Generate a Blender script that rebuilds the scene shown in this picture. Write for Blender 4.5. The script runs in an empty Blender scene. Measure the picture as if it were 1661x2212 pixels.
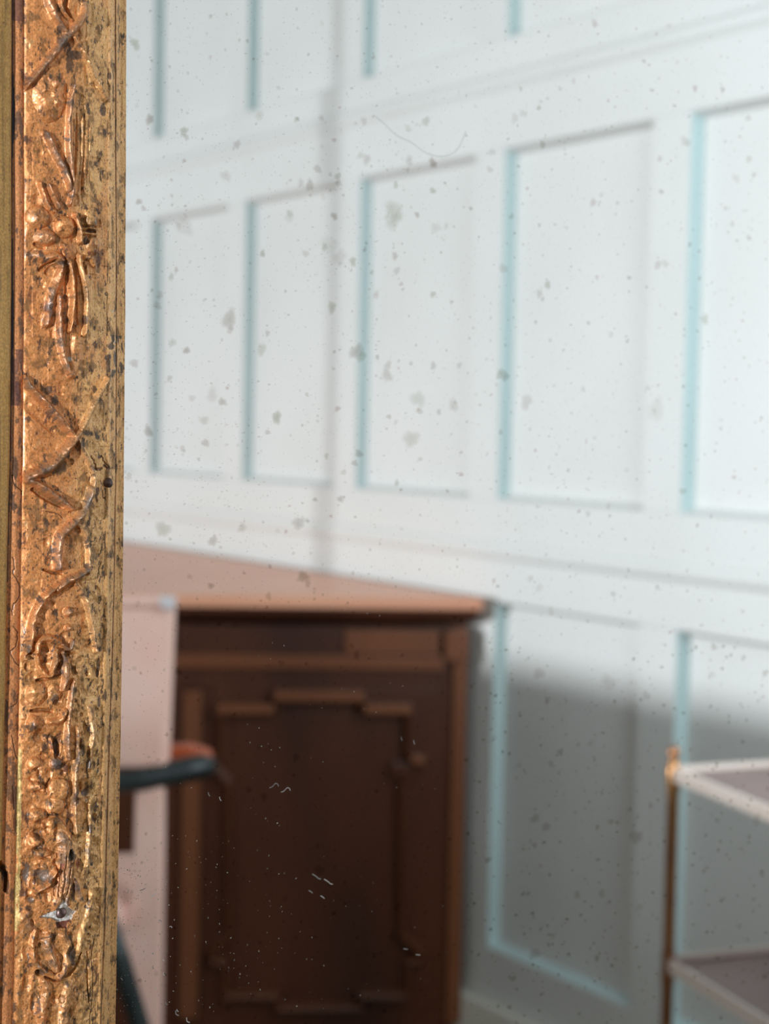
import bpy, bmesh, math, random
import numpy as np
from mathutils import Vector, Matrix

# ------------------------------------------------------------------ camera
# World: the mirror's silver lies in the plane y = 0, its wall is y = +0.03, the room is on the -y side.
# The camera stands close to the glass and looks into it obliquely; what it sees is the room behind it.
F, CX, CY, DM = 3542.0, 830.5, 1106.0, 0.42
def _n(v):
    v = np.array(v, float); return v / np.linalg.norm(v)
_yc = _n([(-1657 - CX) / F, -(870 - CY) / F, -1])
_zc = -_n([(-425 - CX) / F, -(67500 - CY) / F, -1])
_zc = _n(_zc - _yc * np.dot(_zc, _yc)); _xc = np.cross(_yc, _zc)
RW = np.array([_xc, _yc, _zc])
CAM = np.array([0.0, -DM, 1.2])
def ray(x, y):
    return RW @ np.array([(x - CX) / F, -(y - CY) / F, -1.0])
SC = bpy.context.scene
COL = SC.collection
cd = bpy.data.cameras.new('camera'); co = bpy.data.objects.new('camera', cd); COL.objects.link(co)
cd.sensor_fit = 'VERTICAL'; cd.sensor_height = 36.0; cd.sensor_width = 36.0
cd.lens = F / 2212 * 36.0
cd.clip_start = 0.02; cd.clip_end = 60
cd.dof.use_dof = True; cd.dof.focus_distance = 0.450; cd.dof.aperture_fstop = 15.0
cd.dof.aperture_blades = 0
co.matrix_world = Matrix([[*RW[0], CAM[0]], [*RW[1], CAM[1]], [*RW[2], CAM[2]], [0, 0, 0, 1]])
SC.camera = co

# ------------------------------------------------------------------ world, light, exposure
SC.view_settings.view_transform = 'Standard'; SC.view_settings.look = 'None'
SC.view_settings.gamma = 1.0; SC.view_settings.use_curve_mapping = False
SC.view_settings.exposure = 0.0
w = bpy.data.worlds.new('overcast_sky'); SC.world = w; w.use_nodes = True
bg = w.node_tree.nodes['Background']; bg.inputs[0].default_value = (0.72, 0.85, 1.0, 1); bg.inputs[1].default_value = 0.6
XW = 2.1334            # face of the panelled wall
XL, YB, ZC = -3.0, 7.4, 2.9
# windows in the left wall: (near y, far y, sill, head), as distances in front of the mirror wall
SILL, ZF = 0.85, -0.14   # window sill; floor level
WIN = [(3.00, 6.95, SILL, 2.75), (0.15, 1.75, SILL, 2.75)]
def area(name, loc, rot, sx, sy, power, colour):
    l = bpy.data.lights.new(name, 'AREA'); l.shape = 'RECTANGLE'; l.size = sx; l.size_y = sy
    l.energy = power; l.color = colour
    o = bpy.data.objects.new(name, l); COL.objects.link(o); o.location = loc; o.rotation_euler = rot
    return o
area('daylight_far_window', (XL - 0.06, -(WIN[0][0] + WIN[0][1]) / 2, 1.8), (0, -math.pi / 2, 0), 1.7, 3.8, 2.5, (1.0, 1.0, 0.90))
area('daylight_near_window', (XL - 0.06, -(WIN[1][0] + WIN[1][1]) / 2, 1.75), (0, -math.pi / 2, 0), 1.7, 1.6, 19, (1.0, 0.97, 0.92))
BW = (0.2, 1.9)         # unseen window added in the far wall to brighten shelf edges and cabinet top
area('added_back_light', ((BW[0] + BW[1]) / 2, -(YB + .06), 1.8), (math.pi / 2, 0, 0), 1.7, 1.9, 14, (1.0, 0.98, 0.95))
# a third window in the mirror's own wall, to the right of the mirror
FW = (1.15, 1.95)
area('daylight_front_window', ((FW[0] + FW[1]) / 2, .09, 1.7), (-math.pi / 2, 0, 0), .8, 1.7, 30, (0.84, 0.94, 1.0))
sl_ = bpy.data.lights.new('hazy_low_sun', 'SUN'); sl_.energy = 2.4; sl_.angle = math.radians(1.0); sl_.color = (0.95, 0.98, 1.02)
SUN = Vector((1.0, 0.50, -0.029))     # direction the light travels
so = bpy.data.objects.new('hazy_low_sun', sl_); COL.objects.link(so); so.rotation_euler = SUN.to_track_quat('-Z', 'Y').to_euler(); so.location = (-6, -3, 1.6)

# ------------------------------------------------------------------ helpers
def V(x, y, z):            # a point given by its mirror image: the room stands on the -y side
    return (float(x), -float(y), float(z))
def at(px, py, depth):     # image point in the mirror at this depth along the lens axis
    return CAM + ray(px, py) * depth
def on_wall(px, py, x=XW):
    r = ray(px, py); return CAM + r * (x / r[0])

class MB:
    def __init__(s): s.v = []; s.f = []; s.m = []
    def poly(s, pts, mi=0):
        b = len(s.v); s.v += [tuple(map(float, p)) for p in pts]; s.f.append(list(range(b, b + len(pts)))); s.m.append(mi)
    def hexa(s, p, mi=0):   # 8 points: bottom 4, top 4
        b = len(s.v); s.v += [tuple(map(float, q)) for q in p]
        for f in ((3, 2, 1, 0), (4, 5, 6, 7), (0, 1, 5, 4), (1, 2, 6, 5), (2, 3, 7, 6), (3, 0, 4, 7)):
            s.f.append([b + i for i in f]); s.m.append(mi)
    def box(s, x0, x1, y0, y1, z0, z1, mi=0):
        s.hexa([(x0, y0, z0), (x1, y0, z0), (x1, y1, z0), (x0, y1, z0), (x0, y0, z1), (x1, y0, z1), (x1, y1, z1), (x0, y1, z1)], mi)
    def prism(s, pts, z0, z1, mi=0):    # plan polygon
        n = len(pts); b = len(s.v)
        s.v += [(float(p[0]), float(p[1]), z0) for p in pts] + [(float(p[0]), float(p[1]), z1) for p in pts]
        s.f.append([b + i for i in range(n)][::-1]); s.f.append([b + n + i for i in range(n)]); s.m += [mi, mi]
        for i in range(n):
            j = (i + 1) % n; s.f.append([b + i, b + j, b + n + j, b + n + i]); s.m.append(mi)
    def ring(s, rings, mi=0, cap=True):   # list of rings of points
        b = len(s.v); n = len(rings[0])
        for r in rings: s.v += [tuple(map(float, p)) for p in r]
        for k in range(len(rings) - 1):
            for i in range(n):
                j = (i + 1) % n
                s.f.append([b + k * n + i, b + k * n + j, b + (k + 1) * n + j, b + (k + 1) * n + i]); s.m.append(mi)
        if cap:
            s.f.append([b + i for i in range(n)][::-1]); s.f.append([b + (len(rings) - 1) * n + i for i in range(n)]); s.m += [mi, mi]
    def tube(s, pts, rad, n=14, mi=0):
        pts = [np.array(p, float) for p in pts]; R = rad if hasattr(rad, '__len__') else [rad] * len(pts)
        rings = []
        for i, p in enumerate(pts):
            t = pts[min(i + 1, len(pts) - 1)] - pts[max(i - 1, 0)]; t = t / np.linalg.norm(t)
            a = np.cross(t, [0, 0, 1.0]);
            if np.linalg.norm(a) < 1e-3: a = np.array([1.0, 0, 0])
            a /= np.linalg.norm(a); c = np.cross(a, t)
            rings.append([p + R[i] * (math.cos(2 * math.pi * k / n) * a + math.sin(2 * math.pi * k / n) * c) for k in range(n)])
        s.ring(rings, mi)
    def lathe(s, x, y, prof, n=16, mi=0):
        s.ring([[(x + r * math.cos(2 * math.pi * k / n), y + r * math.sin(2 * math.pi * k / n), z) for k in range(n)] for r, z in prof], mi)
    def build(s, name, mats, parent=None, real=False, bevel=0, smooth=False, loc=(0, 0, 0)):
        """points are given by their mirror image unless real"""
        vs = s.v if real else [(x, -y, z) for x, y, z in s.v]
        me = bpy.data.meshes.new(name); me.from_pydata(vs, [], s.f)
        for m in (mats if isinstance(mats, (list, tuple)) else [mats]): me.materials.append(m)
        me.polygons.foreach_set('material_index', s.m)
        bm = bmesh.new(); bm.from_mesh(me); bmesh.ops.recalc_face_normals(bm, faces=bm.faces)
        if bevel:
            bmesh.ops.bevel(bm, geom=list(bm.edges), offset=bevel, segments=2, affect='EDGES', profile=0.6)
        bm.to_mesh(me); bm.free()
        if smooth: me.polygons.foreach_set('use_smooth', [True] * len(me.polygons))
        o = bpy.data.objects.new(name, me); COL.objects.link(o)
        if parent:
            o.parent = parent; o.matrix_parent_inverse = parent.matrix_world.inverted()
        return o
def thing(name, loc, label, cat, group=None):
    o = bpy.data.objects.new(name, None); COL.objects.link(o); o.location = loc; o.empty_display_size = 0.05
    o['label'] = label; o['category'] = cat
    if group: o['group'] = group
    bpy.context.view_layer.update()
    return o
def struct(o): o['kind'] = 'structure'; return o

# ------------------------------------------------------------------ materials
def mat(name, base, rough=0.5, metal=0.0, coat=0.0, spec=0.5):
    m = bpy.data.materials.new(name); m.use_nodes = True; b = m.node_tree.nodes['Principled BSDF']
    b.inputs['Base Color'].default_value = (*base, 1); b.inputs['Roughness'].default_value = rough
    b.inputs['Metallic'].default_value = metal; b.inputs['Coat Weight'].default_value = coat
    b.inputs['Specular IOR Level'].default_value = spec; b.inputs['Coat Roughness'].default_value = 0.15
    return m
def noisy(m, c1, c2, scale=(5, 5, 5), detail=4, lo=0.35, hi=0.65, bump=0.0, bscale=60):
    nt = m.node_tree; b = nt.nodes['Principled BSDF']
    tc = nt.nodes.new('ShaderNodeTexCoord'); mp = nt.nodes.new('ShaderNodeMapping'); mp.inputs['Scale'].default_value = scale
    nz = nt.nodes.new('ShaderNodeTexNoise'); nz.inputs['Scale'].default_value = 1.0; nz.inputs['Detail'].default_value = detail
    cr = nt.nodes.new('ShaderNodeValToRGB'); cr.color_ramp.elements[0].position = lo; cr.color_ramp.elements[1].position = hi
    cr.color_ramp.elements[0].color = (*c1, 1); cr.color_ramp.elements[1].color = (*c2, 1)
    L = nt.links; L.new(tc.outputs['Object'], mp.inputs[0]); L.new(mp.outputs[0], nz.inputs['Vector'])
    L.new(nz.outputs['Fac'], cr.inputs[0]); L.new(cr.outputs[0], b.inputs['Base Color'])
    if bump:
        n2 = nt.nodes.new('ShaderNodeTexNoise'); n2.inputs['Scale'].default_value = bscale
        bp = nt.nodes.new('ShaderNodeBump'); bp.inputs['Strength'].default_value = bump; bp.inputs['Distance'].default_value = 0.002
        L.new(tc.outputs['Object'], n2.inputs['Vector']); L.new(n2.outputs['Fac'], bp.inputs['Height']); L.new(bp.outputs[0], b.inputs['Normal'])
    return m
M = {}
M['paint'] = noisy(mat('pale_wall_paint', (.6, .62, .61), 0.45), (.70, .715, .70), (.73, .745, .735), (3, 3, 3))
M['aqua'] = noisy(mat('aqua_moulding', (.4, .6, .6), 0.4), (.55, .71, .72), (.58, .74, .75), (4, 4, 4))  # only on the far side and the lowest bottom edge of the mouldings
M['skirt'] = noisy(mat('lit_skirting', (.8, .8, .72), 0.4), (.80, .79, .70), (.84, .83, .74), (3, 3, 3))  # skirting catching light, its brightness put into the colour
M['wall'] = noisy(mat('plain_wall_paint', (.5, .5, .45), 0.6), (.29, .29, .22), (.33, .33, .26), (2, 2, 2))
M['ceil'] = noisy(mat('ceiling_paint', (.8, .8, .8), 0.7), (.55, .55, .52), (.58, .58, .55), (2, 2, 2))
M['floor'] = noisy(mat('pale_boards', (.42, .38, .30), 0.5), (.13, .09, .055), (.20, .14, .09), (2, 14, 2))
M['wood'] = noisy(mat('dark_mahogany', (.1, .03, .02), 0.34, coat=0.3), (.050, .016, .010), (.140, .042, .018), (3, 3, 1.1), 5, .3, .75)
M['woodlit'] = noisy(mat('lit_mahogany', (.3, .1, .05), 0.36, coat=0.3), (.17, .055, .022), (.27, .095, .040), (3, 3, 1.2), 5, .3, .75)  # lit copy of the dark mahogany, brightness put into the colour
M['woodmid'] = noisy(mat('mahogany_moulding', (.1, .04, .02), 0.34, coat=0.3), (.085, .028, .013), (.17, .058, .024), (3, 3, 1.1), 5, .3, .75)  # tone between the dark and the lit copy, for partly lit moulding
M['woodtop'] = noisy(mat('glare_tinted_top', (.4, .17, .09), 0.42, coat=0.1), (.93, .43, .27), (.97, .50, .33), (2, 7, 2), 5, .3, .75)  # window glare on the top is put into the base colour
M['leather'] = noisy(mat('tan_leather', (.75, .47, .37), 0.5), (.98, .60, .50), (.99, .68, .60), (8, 8, 8), 3, .3, .7, .3, 90)
M['saddle'] = noisy(mat('saddle_leather', (.55, .12, .03), 0.45), (.40, .070, .016), (.52, .10, .026), (8, 8, 8))
M['steel'] = noisy(mat('blackened_steel', (.03, .035, .035), 0.35, 0.3), (.02, .026, .027), (.045, .055, .056), (20, 20, 20))
M['nickel'] = mat('pale_nickel', (.84, .80, .84), 0.3, 0.2)
M['brass'] = noisy(mat('aged_brass', (.5, .25, .12), 0.35, 1.0), (.42, .19, .12), (.62, .33, .13), (6, 6, 9), 3, .35, .65)
M['galv'] = noisy(mat('shine_coloured_strip', (.95, .78, .68), 0.3, 0.15), (.97, .83, .75), (.99, .90, .84), (6, 6, 6))  # bright reflections on the shelf edges put into the colour
M['shelf'] = noisy(mat('smoked_shelf', (.22, .11, .09), 0.3), (.18, .09, .075), (.26, .14, .12), (6, 6, 6))

# ------------------------------------------------------------------ the room
mb = MB(); mb.box(XL - .2, XW + .12, -.03, YB + .1, ZF - .08, ZF)
struct(mb.build('floor', M['floor']))
mb = MB(); mb.box(XL - .2, XW + .12, -.13, YB + .1, ZC, ZC + .08)
struct(mb.build('ceiling', M['ceil']))
mb = MB(); mb.box(XL - .2, BW[0], YB, YB + .1, ZF, ZC); mb.box(BW[1], XW + .12, YB, YB + .1, ZF, ZC); mb.box(BW[0], BW[1], YB, YB + .1, ZF, SILL); mb.box(BW[0], BW[1], YB, YB + .1, 2.75, ZC)
struct(mb.build('wall_back', M['wall']))
mb = MB(); mb.box(XL - .2, FW[0], -.13, -.03, ZF, ZC); mb.box(FW[1], XW + .12, -.13, -.03, ZF, ZC); mb.box(FW[0], FW[1], -.13, -.03, ZF, SILL); mb.box(FW[0], FW[1], -.13, -.03, 2.75, ZC)
struct(mb.build('wall_front', M['wall']))
wl = MB(); edges = sorted([0 - .03] + [e for a in WIN for e in a[:2]] + [YB])
for i in range(len(edges) - 1):
    a, b = edges[i], edges[i + 1]
    isw = any(abs(a - q[0]) < 1e-6 for q in WIN)
    if isw:
        wl.box(XL - .15, XL, a, b, ZF, SILL); wl.box(XL - .15, XL, a, b, 2.75, ZC)
    else: wl.box(XL - .15, XL, a, b, ZF, ZC)
struct(wl.build('wall_left', M['wall']))
for k, (a, b, z0, z1) in enumerate(WIN):
    mb = MB()
    for u in (a, b - .06): mb.box(XL - .05, XL - .005, u, u + .06, z0, z1)
    for u in (z0 - .05, z1 - .06): mb.box(XL - .05, XL - .005, a + .06, b - .06, u, u + .06)
    wo = struct(mb.build('window_%d' % (k + 1), M['ceil']))
    mb = MB()
    for yb in ((5.45,) if k == 0 else (.95,)): mb.box(XL - .04, XL - .015, yb - .009, yb + .009, z0 + .06, z1 - .06)
    mb.build('glazing_bar', M['ceil'], wo)
    mb = MB(); mb.box(XL - .001, XL + .07, a - .05, b + .05, z0 - .03, z0); mb.build('sill', M['ceil'], wo)

mb = MB()
for u in (FW[0], FW[1] - .05): mb.box(u, u + .05, -.07, -.035, SILL, 2.75)
for u in (SILL, 1.7, 2.50): mb.box(FW[0] + .05, FW[1] - .05, -.07, -.035, u, u + (.03 if u == 1.7 else .05))
struct(mb.build('window_3', M['ceil']))
mb = MB()
for u in (BW[0], BW[1] - .05): mb.box(u, u + .05, YB + .005, YB + .04, SILL, 2.75)
for u in (SILL, 1.8, 2.70): mb.box(BW[0] + .05, BW[1] - .05, YB + .005, YB + .04, u, u + (.03 if u == 1.8 else .05))
struct(mb.build('window_4', M['ceil']))  # added frame for the unseen far-wall light

# panelled wall: stiles, rails, mouldings and sunk panels are pieces of wall_right
TH = .030
mb = MB(); mb.box(XW + TH, XW + .12, -.03, YB, ZF, ZC)
wr = struct(mb.build('wall_right', M['paint']))
RAILS = [(0, .113), (.838, 1.05), (1.766, 1.992), (2.70, ZC)]
for a, b in RAILS:
    mb = MB(); mb.box(XW, XW + TH, -.03, YB, a, b); mb.build('rail', M['paint'], wr, bevel=.002)
mb = MB(); mb.box(XW - .022, XW, -.03, YB, ZF, 0); struct(mb.build('baseboard_right', M['skirt'], bevel=.004))
FAR = [1.69 + .5235 * k for k in range(-3, 9)]
mesh_cache = {}
def piece(key, mb, name, mats, y, **kw):
    """pieces share mesh data; built at y = 0 and moved to place"""
    if key not in mesh_cache:
        o = mb().build(name, mats, wr, **kw); mesh_cache[key] = o
    else:
        o = mesh_cache[key].copy(); COL.objects.link(o)
    o.location = (0, -y, 0); return o
def panel_mb(z0, z1):
    m = MB(); m.box(XW + TH - .006, XW + TH, -.4285, 0, z0, z1); return m
def mould_mb(z0, z1):
    m = MB(); i, o_ = XW + TH - .006, XW + .001; g = .010; A, B = -.4285, 0
    # outer edge at the face of the stiles, inner edge on the panel
    m.poly([(o_, B, z0), (o_, B, z1), (i, B - g, z1 - g), (i, B - g, z0 + g)], 0)
    m.poly([(o_, A, z0), (o_, B, z0), (i, B - g, z0 + g), (i, A + g, z0 + g)], 0 if z0 < .5 else 1)
    m.poly([(o_, A, z0), (i, A + g, z0 + g), (i, A + g, z1 - g), (o_, A, z1)], 1)
    m.poly([(o_, A, z1), (i, A + g, z1 - g), (i, B - g, z1 - g), (o_, B, z1)], 1)
    return m
def stile_mb(z0, z1):
    m = MB(); m.box(XW, XW + TH, 0, .095, z0, z1); return m
for fy in FAR:
    if fy > YB: continue
    for z0, z1 in ((.113, .838), (1.05, 1.766), (1.992, 2.70)):
        piece(('p', z0), lambda: panel_mb(z0, z1), 'panel', M['paint'], fy)
        piece(('m', z0), lambda: mould_mb(z0, z1), 'panel_moulding', [M['aqua'], M['paint']], fy)
        piece(('s', z0), lambda: stile_mb(z0, z1), 'stile', M['paint'], fy)
mb = MB(); mb.ring([[(XW, y, .925), (XW - .005, y, .935), (XW - .006, y, .945), (XW - .004, y, .958), (XW, y, .962)] for y in (-.03, YB)])
mb.build('dado_moulding', M['paint'], wr)
mb = MB(); mb.ring([[(XW, y, 1.885), (XW - .006, y, 1.90), (XW - .007, y, 1.912), (XW, y, 1.925)] for y in (-.03, YB)])
mb.build('picture_moulding', M['paint'], wr)

# ------------------------------------------------------------------ mahogany cabinet against the panelled wall
ZT = .8465
def on_level(px, py, z):
    r = ray(px, py); return CAM + r * ((z - CAM[2]) / r[2])
P0 = on_level(1044, 1292, ZT)[:2]; Pq = on_level(400, 1284, ZT)[:2]
fd = (Pq - P0) / np.linalg.norm(Pq - P0)       # along the front, away from the wall
fn = np.array([fd[1], -fd[0]]);
if np.dot(fn, -P0) < 0: fn = -fn               # towards the room
W_ = .98
P1 = P0 + fd * W_
top = [P0, P1, (P1[0], 4.3), (P0[0], 4.3)]
cab = thing('cabinet', V(*(P0 + fd * .5), ZF), 'dark carved mahogany cabinet with top coloured pale for window glare against the panelled wall', 'cabinet')
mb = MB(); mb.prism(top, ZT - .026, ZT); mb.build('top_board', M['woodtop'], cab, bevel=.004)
def inset(d, right=.0):
    a = P0 - fn * d + fd * right; b = P1 - fn * d - fd * d
    return [a, b, (b[0] + d * 0, 4.28), (a[0], 4.28)]
mb = MB()
rings = []
for d, z in ((.046, .788), (.034, .793), (.018, .800), (.008, .809), (.006, .8205)):
    rings.append([(p[0], p[1], z) for p in inset(d, .004 + d * .5)])
mb.ring(rings); mb.build('cornice', M['wood'], cab)
mb = MB(); mb.prism(inset(.060, .040), ZF, .780); body = mb.build('body', M['wood'], cab)
# face coordinates: s along the front (from the wall corner), z up, d outwards
FO = P0 - fn * .060
def face_sz(px, py):
    r = ray(px, py); # intersect the vertical plane through FO with normal fn
    t = np.dot(FO - CAM[:2], fn) / np.dot(r[:2], fn); p = CAM + r * t
    return np.dot(p[:2] - FO, fd), p[2]
def fbox(m, x0, y0, x1, y1, d0, d1, mi=0):
    (s0, z0), (s1, z1) = face_sz(x0, y1), face_sz(x1, y0)
    def q(s, z, d): p = FO + fd * s + fn * d; return (p[0], p[1], z)
    m.hexa([q(s0, z0, d0), q(s1, z0, d0), q(s1, z0, d1), q(s0, z0, d1), q(s0, z1, d0), q(s1, z1, d0), q(s1, z1, d1), q(s0, z1, d1)], mi)
def fpart(name, x0, y0, x1, y1, d0, d1, m, bevel=.002, par=None):
    q = MB(); fbox(q, x0, y0, x1, y1, d0, d1); return q.build(name, m, par or cab, bevel=bevel)
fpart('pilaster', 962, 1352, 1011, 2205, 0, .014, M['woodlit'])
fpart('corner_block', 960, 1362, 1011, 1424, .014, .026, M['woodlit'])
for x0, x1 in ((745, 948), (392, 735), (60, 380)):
    fpart('frieze_panel', x0, 1362, x1, 1412, 0, .008, M['woodlit'] if x0 > 700 else M['wood'])  # right-hand panel takes the lit tone
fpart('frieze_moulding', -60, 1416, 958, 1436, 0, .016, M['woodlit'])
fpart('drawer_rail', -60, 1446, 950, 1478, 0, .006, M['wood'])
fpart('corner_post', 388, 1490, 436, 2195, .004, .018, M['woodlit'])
door = MB(); fbox(door, 452, 1486, 945, 2180, 0, .006); door = door.build('door', M['wood'], cab, bevel=.002)
# geometric stepped moulding around the sunk door panel
def moulding_frame():
    ptsx = [(470, 1522), (592, 1522), (592, 1494), (785, 1494), (785, 1522), (886, 1522), (886, 1622), (912, 1622), (912, 1650), (872, 1690),
            (872, 2010), (912, 2048), (912, 2076), (886, 2076), (886, 2150), (785, 2150), (785, 2176), (592, 2176), (592, 2150), (478, 2150),
            (478, 2076), (452, 2076), (452, 2048), (486, 2010), (486, 1690), (452, 1650), (452, 1622), (470, 1622)]
    sz = [np.array(face_sz(*p)) for p in ptsx]; n = len(sz)
    m = MB(); cen = sum(sz) / n; rings = []
    area2 = sum(sz[i][0] * sz[(i + 1) % n][1] - sz[(i + 1) % n][0] * sz[i][1] for i in range(n)); sg = 1 if area2 > 0 else -1
    def off(dist):
        out = []
        for i in range(n):
            a, b, c = sz[i - 1], sz[i], sz[(i + 1) % n]
            e1 = (b - a) / np.linalg.norm(b - a); e2 = (c - b) / np.linalg.norm(c - b)
            n1 = np.array([-e1[1], e1[0]]) * sg; n2 = np.array([-e2[1], e2[0]]) * sg
            k = n1 + n2; k = k / max(1e-6, np.dot(k, k)) * 2
            out.append(b + k * dist)
        return out
    for dist, dep in ((-.003, .006), (0, .022), (.007, .040), (.012, .034), (.016, .004)):
        rings.append([(*(FO + fd * s + fn * dep), z) for s, z in off(dist)])
    m.ring(rings, cap=False)
    return m, [np.array(p) for p in off(.017)]
mm, inner = moulding_frame()
mm.build('door_moulding', M['woodmid'], door)
q = MB(); fbox(q, 500, 1545, 862, 2140, .002, .0075); q.build('door_panel', M['wood'], door, bevel=.001)
for x0, y0, x1, y1 in ((592, 1487, 785, 1507), (470, 1515, 592, 1534), (785, 1515, 886, 1534), (884, 1624, 914, 1642)):
    q = MB(); fbox(q, x0, y0, x1, y1, .006, .048); q.build('moulding_ledge', M['woodlit'], door, bevel=.003)  # lit upper edges of the moulding, coloured with the lit tone
q = MB(); fbox(q, 842, 1640, 888, 1672, .006, .034); q.build('notch_block', M['wood'], door, bevel=.004)  # block added to give the dark notch beside the moulding
fpart('plinth', -60, 2222, 1016, 2350, -.01, .022, M['wood'], .004)

# ------------------------------------------------------------------ leather armchair
ch0 = at(300, 2560, 2.5)
chair = thing('armchair', V(ch0[0], ch0[1], ZF), 'tan leather armchair on black steel frame standing before the mahogany cabinet', 'armchair')
def slab(pts, depth, th):      # outline in the mirror image at one depth, given thickness away from the lens
    m = MB(); ax = ray(CX, CY)
    a = [at(x, y, depth) for x, y in pts]; b = [p + ax * th for p in a]
    n = len(a); k = len(m.v); m.v += [tuple(p) for p in a + b]
    m.f.append(list(range(n))); m.f.append([n + i for i in range(n)][::-1]); m.m += [0, 0]
    for i in range(n):
        j = (i + 1) % n; m.f.append([i, j, n + j, n + i]); m.m.append(0)
    return m
slab([(-330, 1288), (374, 1300), (360, 1660), (-330, 1660)], 2.5, .045).build('backrest', M['leather'], chair, bevel=.010, smooth=False)
m = MB(); m.tube([at(-330, 1296, 2.5), at(340, 1300, 2.5), at(368, 1303, 2.5)], [.010, .010, .009]); m.build('top_rail', M['leather'], chair, smooth=True)
slab([(343, 1286), (379, 1290), (376, 1318), (347, 1316)], 2.485, .02).build('corner_cap', M['nickel'], chair, bevel=.004)
slab([(292, 1685), (352, 1685), (340, 2590), (318, 2590), (300, 2260), (255, 1985), (286, 1935)], 2.5, .04).build('rear_leg', M['leather'], chair, bevel=.004)
slab([(-300, 1960), (256, 1960), (262, 2010), (-300, 2060)], 2.46, .4).build('seat', M['leather'], chair, bevel=.01)
slab([(300, 1618), (400, 1612), (448, 1625), (456, 1640), (450, 1655), (300, 1665)], 2.56, .05).build('arm_pad', M['saddle'], chair, bevel=.006)
def arm(dx):
    m = MB(); m.tube([at(-200 + dx, 1712, 2.42), at(120 + dx, 1700, 2.46), at(300 + dx, 1684, 2.50), at(400 + dx, 1664, 2.52), at(440 + dx, 1655, 2.53), at(462 + dx, 1651, 2.535)],
                      [.017, .017, .018, .020, .019, .012], 16)
    return m.build('armrest', M['steel'], chair, smooth=True)
arm(0)
m = MB(); m.tube([at(205, 1900, 2.42), at(262, 2080, 2.42), at(312, 2250, 2.42), at(420, 2640, 2.42)], [.012, .015, .015, .012], 14); m.build('leg', M['steel'], chair, smooth=True)
for (xa, ya, xb, yb, D) in ((-250, 1980, -330, 2720, 2.36), (-280, 1980, -300, 2430, 2.85)):
    m = MB(); m.tube([at(xa, ya, D), at(xb, yb, D)], .013, 12); m.build('leg', M['steel'], chair, smooth=True)

# ------------------------------------------------------------------ brass trolley at the right
TC = at(1455, 1672, 2.2)
e1 = -RW @ np.array([(-451 - CX) / F, -(893 - CY) / F, -1.0]); e1 = e1[:2] / np.linalg.norm(e1[:2])
e2 = np.array([-e1[1], e1[0]]);
if e2[0] < 0: e2 = -e2
L1, L2 = .58, .36
tro = thing('trolley', V(TC[0] + (e1[0] * L1 + e2[0] * L2) / 2, TC[1] + (e1[1] * L1 + e2[1] * L2) / 2, ZF),
            'brass bar trolley with shelf edges coloured bright for their shine beside the panelled wall', 'trolley')
def tp(a, b, z): return (TC[0] + e1[0] * a + e2[0] * b, TC[1] + e1[1] * a + e2[1] * b, z)
zt = TC[2]; zl = at(1455, 2090, 2.2)[2]
for z in (zt, zl, 2 * zl - zt):
    m = MB(); m.hexa([tp(0, 0, z - .006), tp(L1, 0, z - .006), tp(L1, L2, z - .006), tp(0, L2, z - .006), tp(0, 0, z + .002), tp(L1, 0, z + .002), tp(L1, L2, z + .002), tp(0, L2, z + .002)])
    sh = m.build('shelf', M['shelf'], tro)
    for (a0, b0, a1, b1) in ((0, -.004, L1, 0), (0, L2, L1, L2 + .004), (-.004, 0, 0, L2), (L1, 0, L1 + .004, L2)):
        m = MB(); m.hexa([tp(a0, b0, z - .009), tp(a1, b0, z - .009), tp(a1, b1, z - .009), tp(a0, b1, z - .009), tp(a0, b0, z + .010), tp(a1, b0, z + .010), tp(a1, b1, z + .010), tp(a0, b1, z + .010)])
        m.build('shelf_edge', M['galv'], sh)
for a in (0, L1):
    for b in (0, L2):
        p = tp(a, b, 0); m = MB()
        zz = [(.006, ZF + .05), (.008, zl - .03), (.0095, zl - .022), (.0095, zl - .012), (.0085, zl), (.0095, zl + .012), (.008, zl + .022), (.008, zt - .03), (.009, zt - .022), (.0095, zt), (.0085, zt + .014), (.005, zt + .018), (.0075, zt + .024), (.0085, zt + .030), (.006, zt + .036), (.002, zt + .039)]
        m.lathe(p[0], p[1], zz); po = m.build('post', M['brass'], tro, smooth=True)
        m = MB(); m.ring([[(p[0] + dx, p[1] + .025 * math.cos(2 * math.pi * k / 20), ZF + .025 + .025 * math.sin(2 * math.pi * k / 20)) for k in range(20)] for dx in (-.008, .008)])
        m.build('caster', M['steel'], po)

# ------------------------------------------------------------------ the gilt mirror
rng = np.random.default_rng(7)
def px2uz(x, y, h=.013):
    x = np.asarray(x, float); y = np.asarray(y, float)
    d = np.stack([(x - CX) / F, -(y - CY) / F, -np.ones_like(x)], -1) @ RW.T
    t = (DM - h) / d[..., 1]
    return d[..., 0] * t, CAM[2] + d[..., 2] * t
PXM = 1 / 7650.0                      # one photo pixel on the frame, in metres
def bow(y): return 6.0 * ((np.asarray(y, float) - 1100) / 1100) ** 2      # the rail is slightly bowed
def pxf(x, y, h=.013): return px2uz(np.asarray(x, float) + bow(y), y, h)
def X2u(X, h=.013): return float(px2uz(X, 1106, h)[0])
US = X2u(268, .0085)                    # sight edge
PITCH = .00015
Z0, Z1 = 1.0130, 1.3310
uf0, uf1 = X2u(-18), US
cols = np.concatenate([np.linspace(uf0 - .030, uf0, 24)[:-1], np.arange(uf0, uf1, PITCH), [uf1]])
rows = np.arange(Z0, Z1 + PITCH * .5, PITCH); Z1 = float(rows[-1])
NX, NZ = len(cols), len(rows)
U, Z = np.meshgrid(cols, rows)
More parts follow.
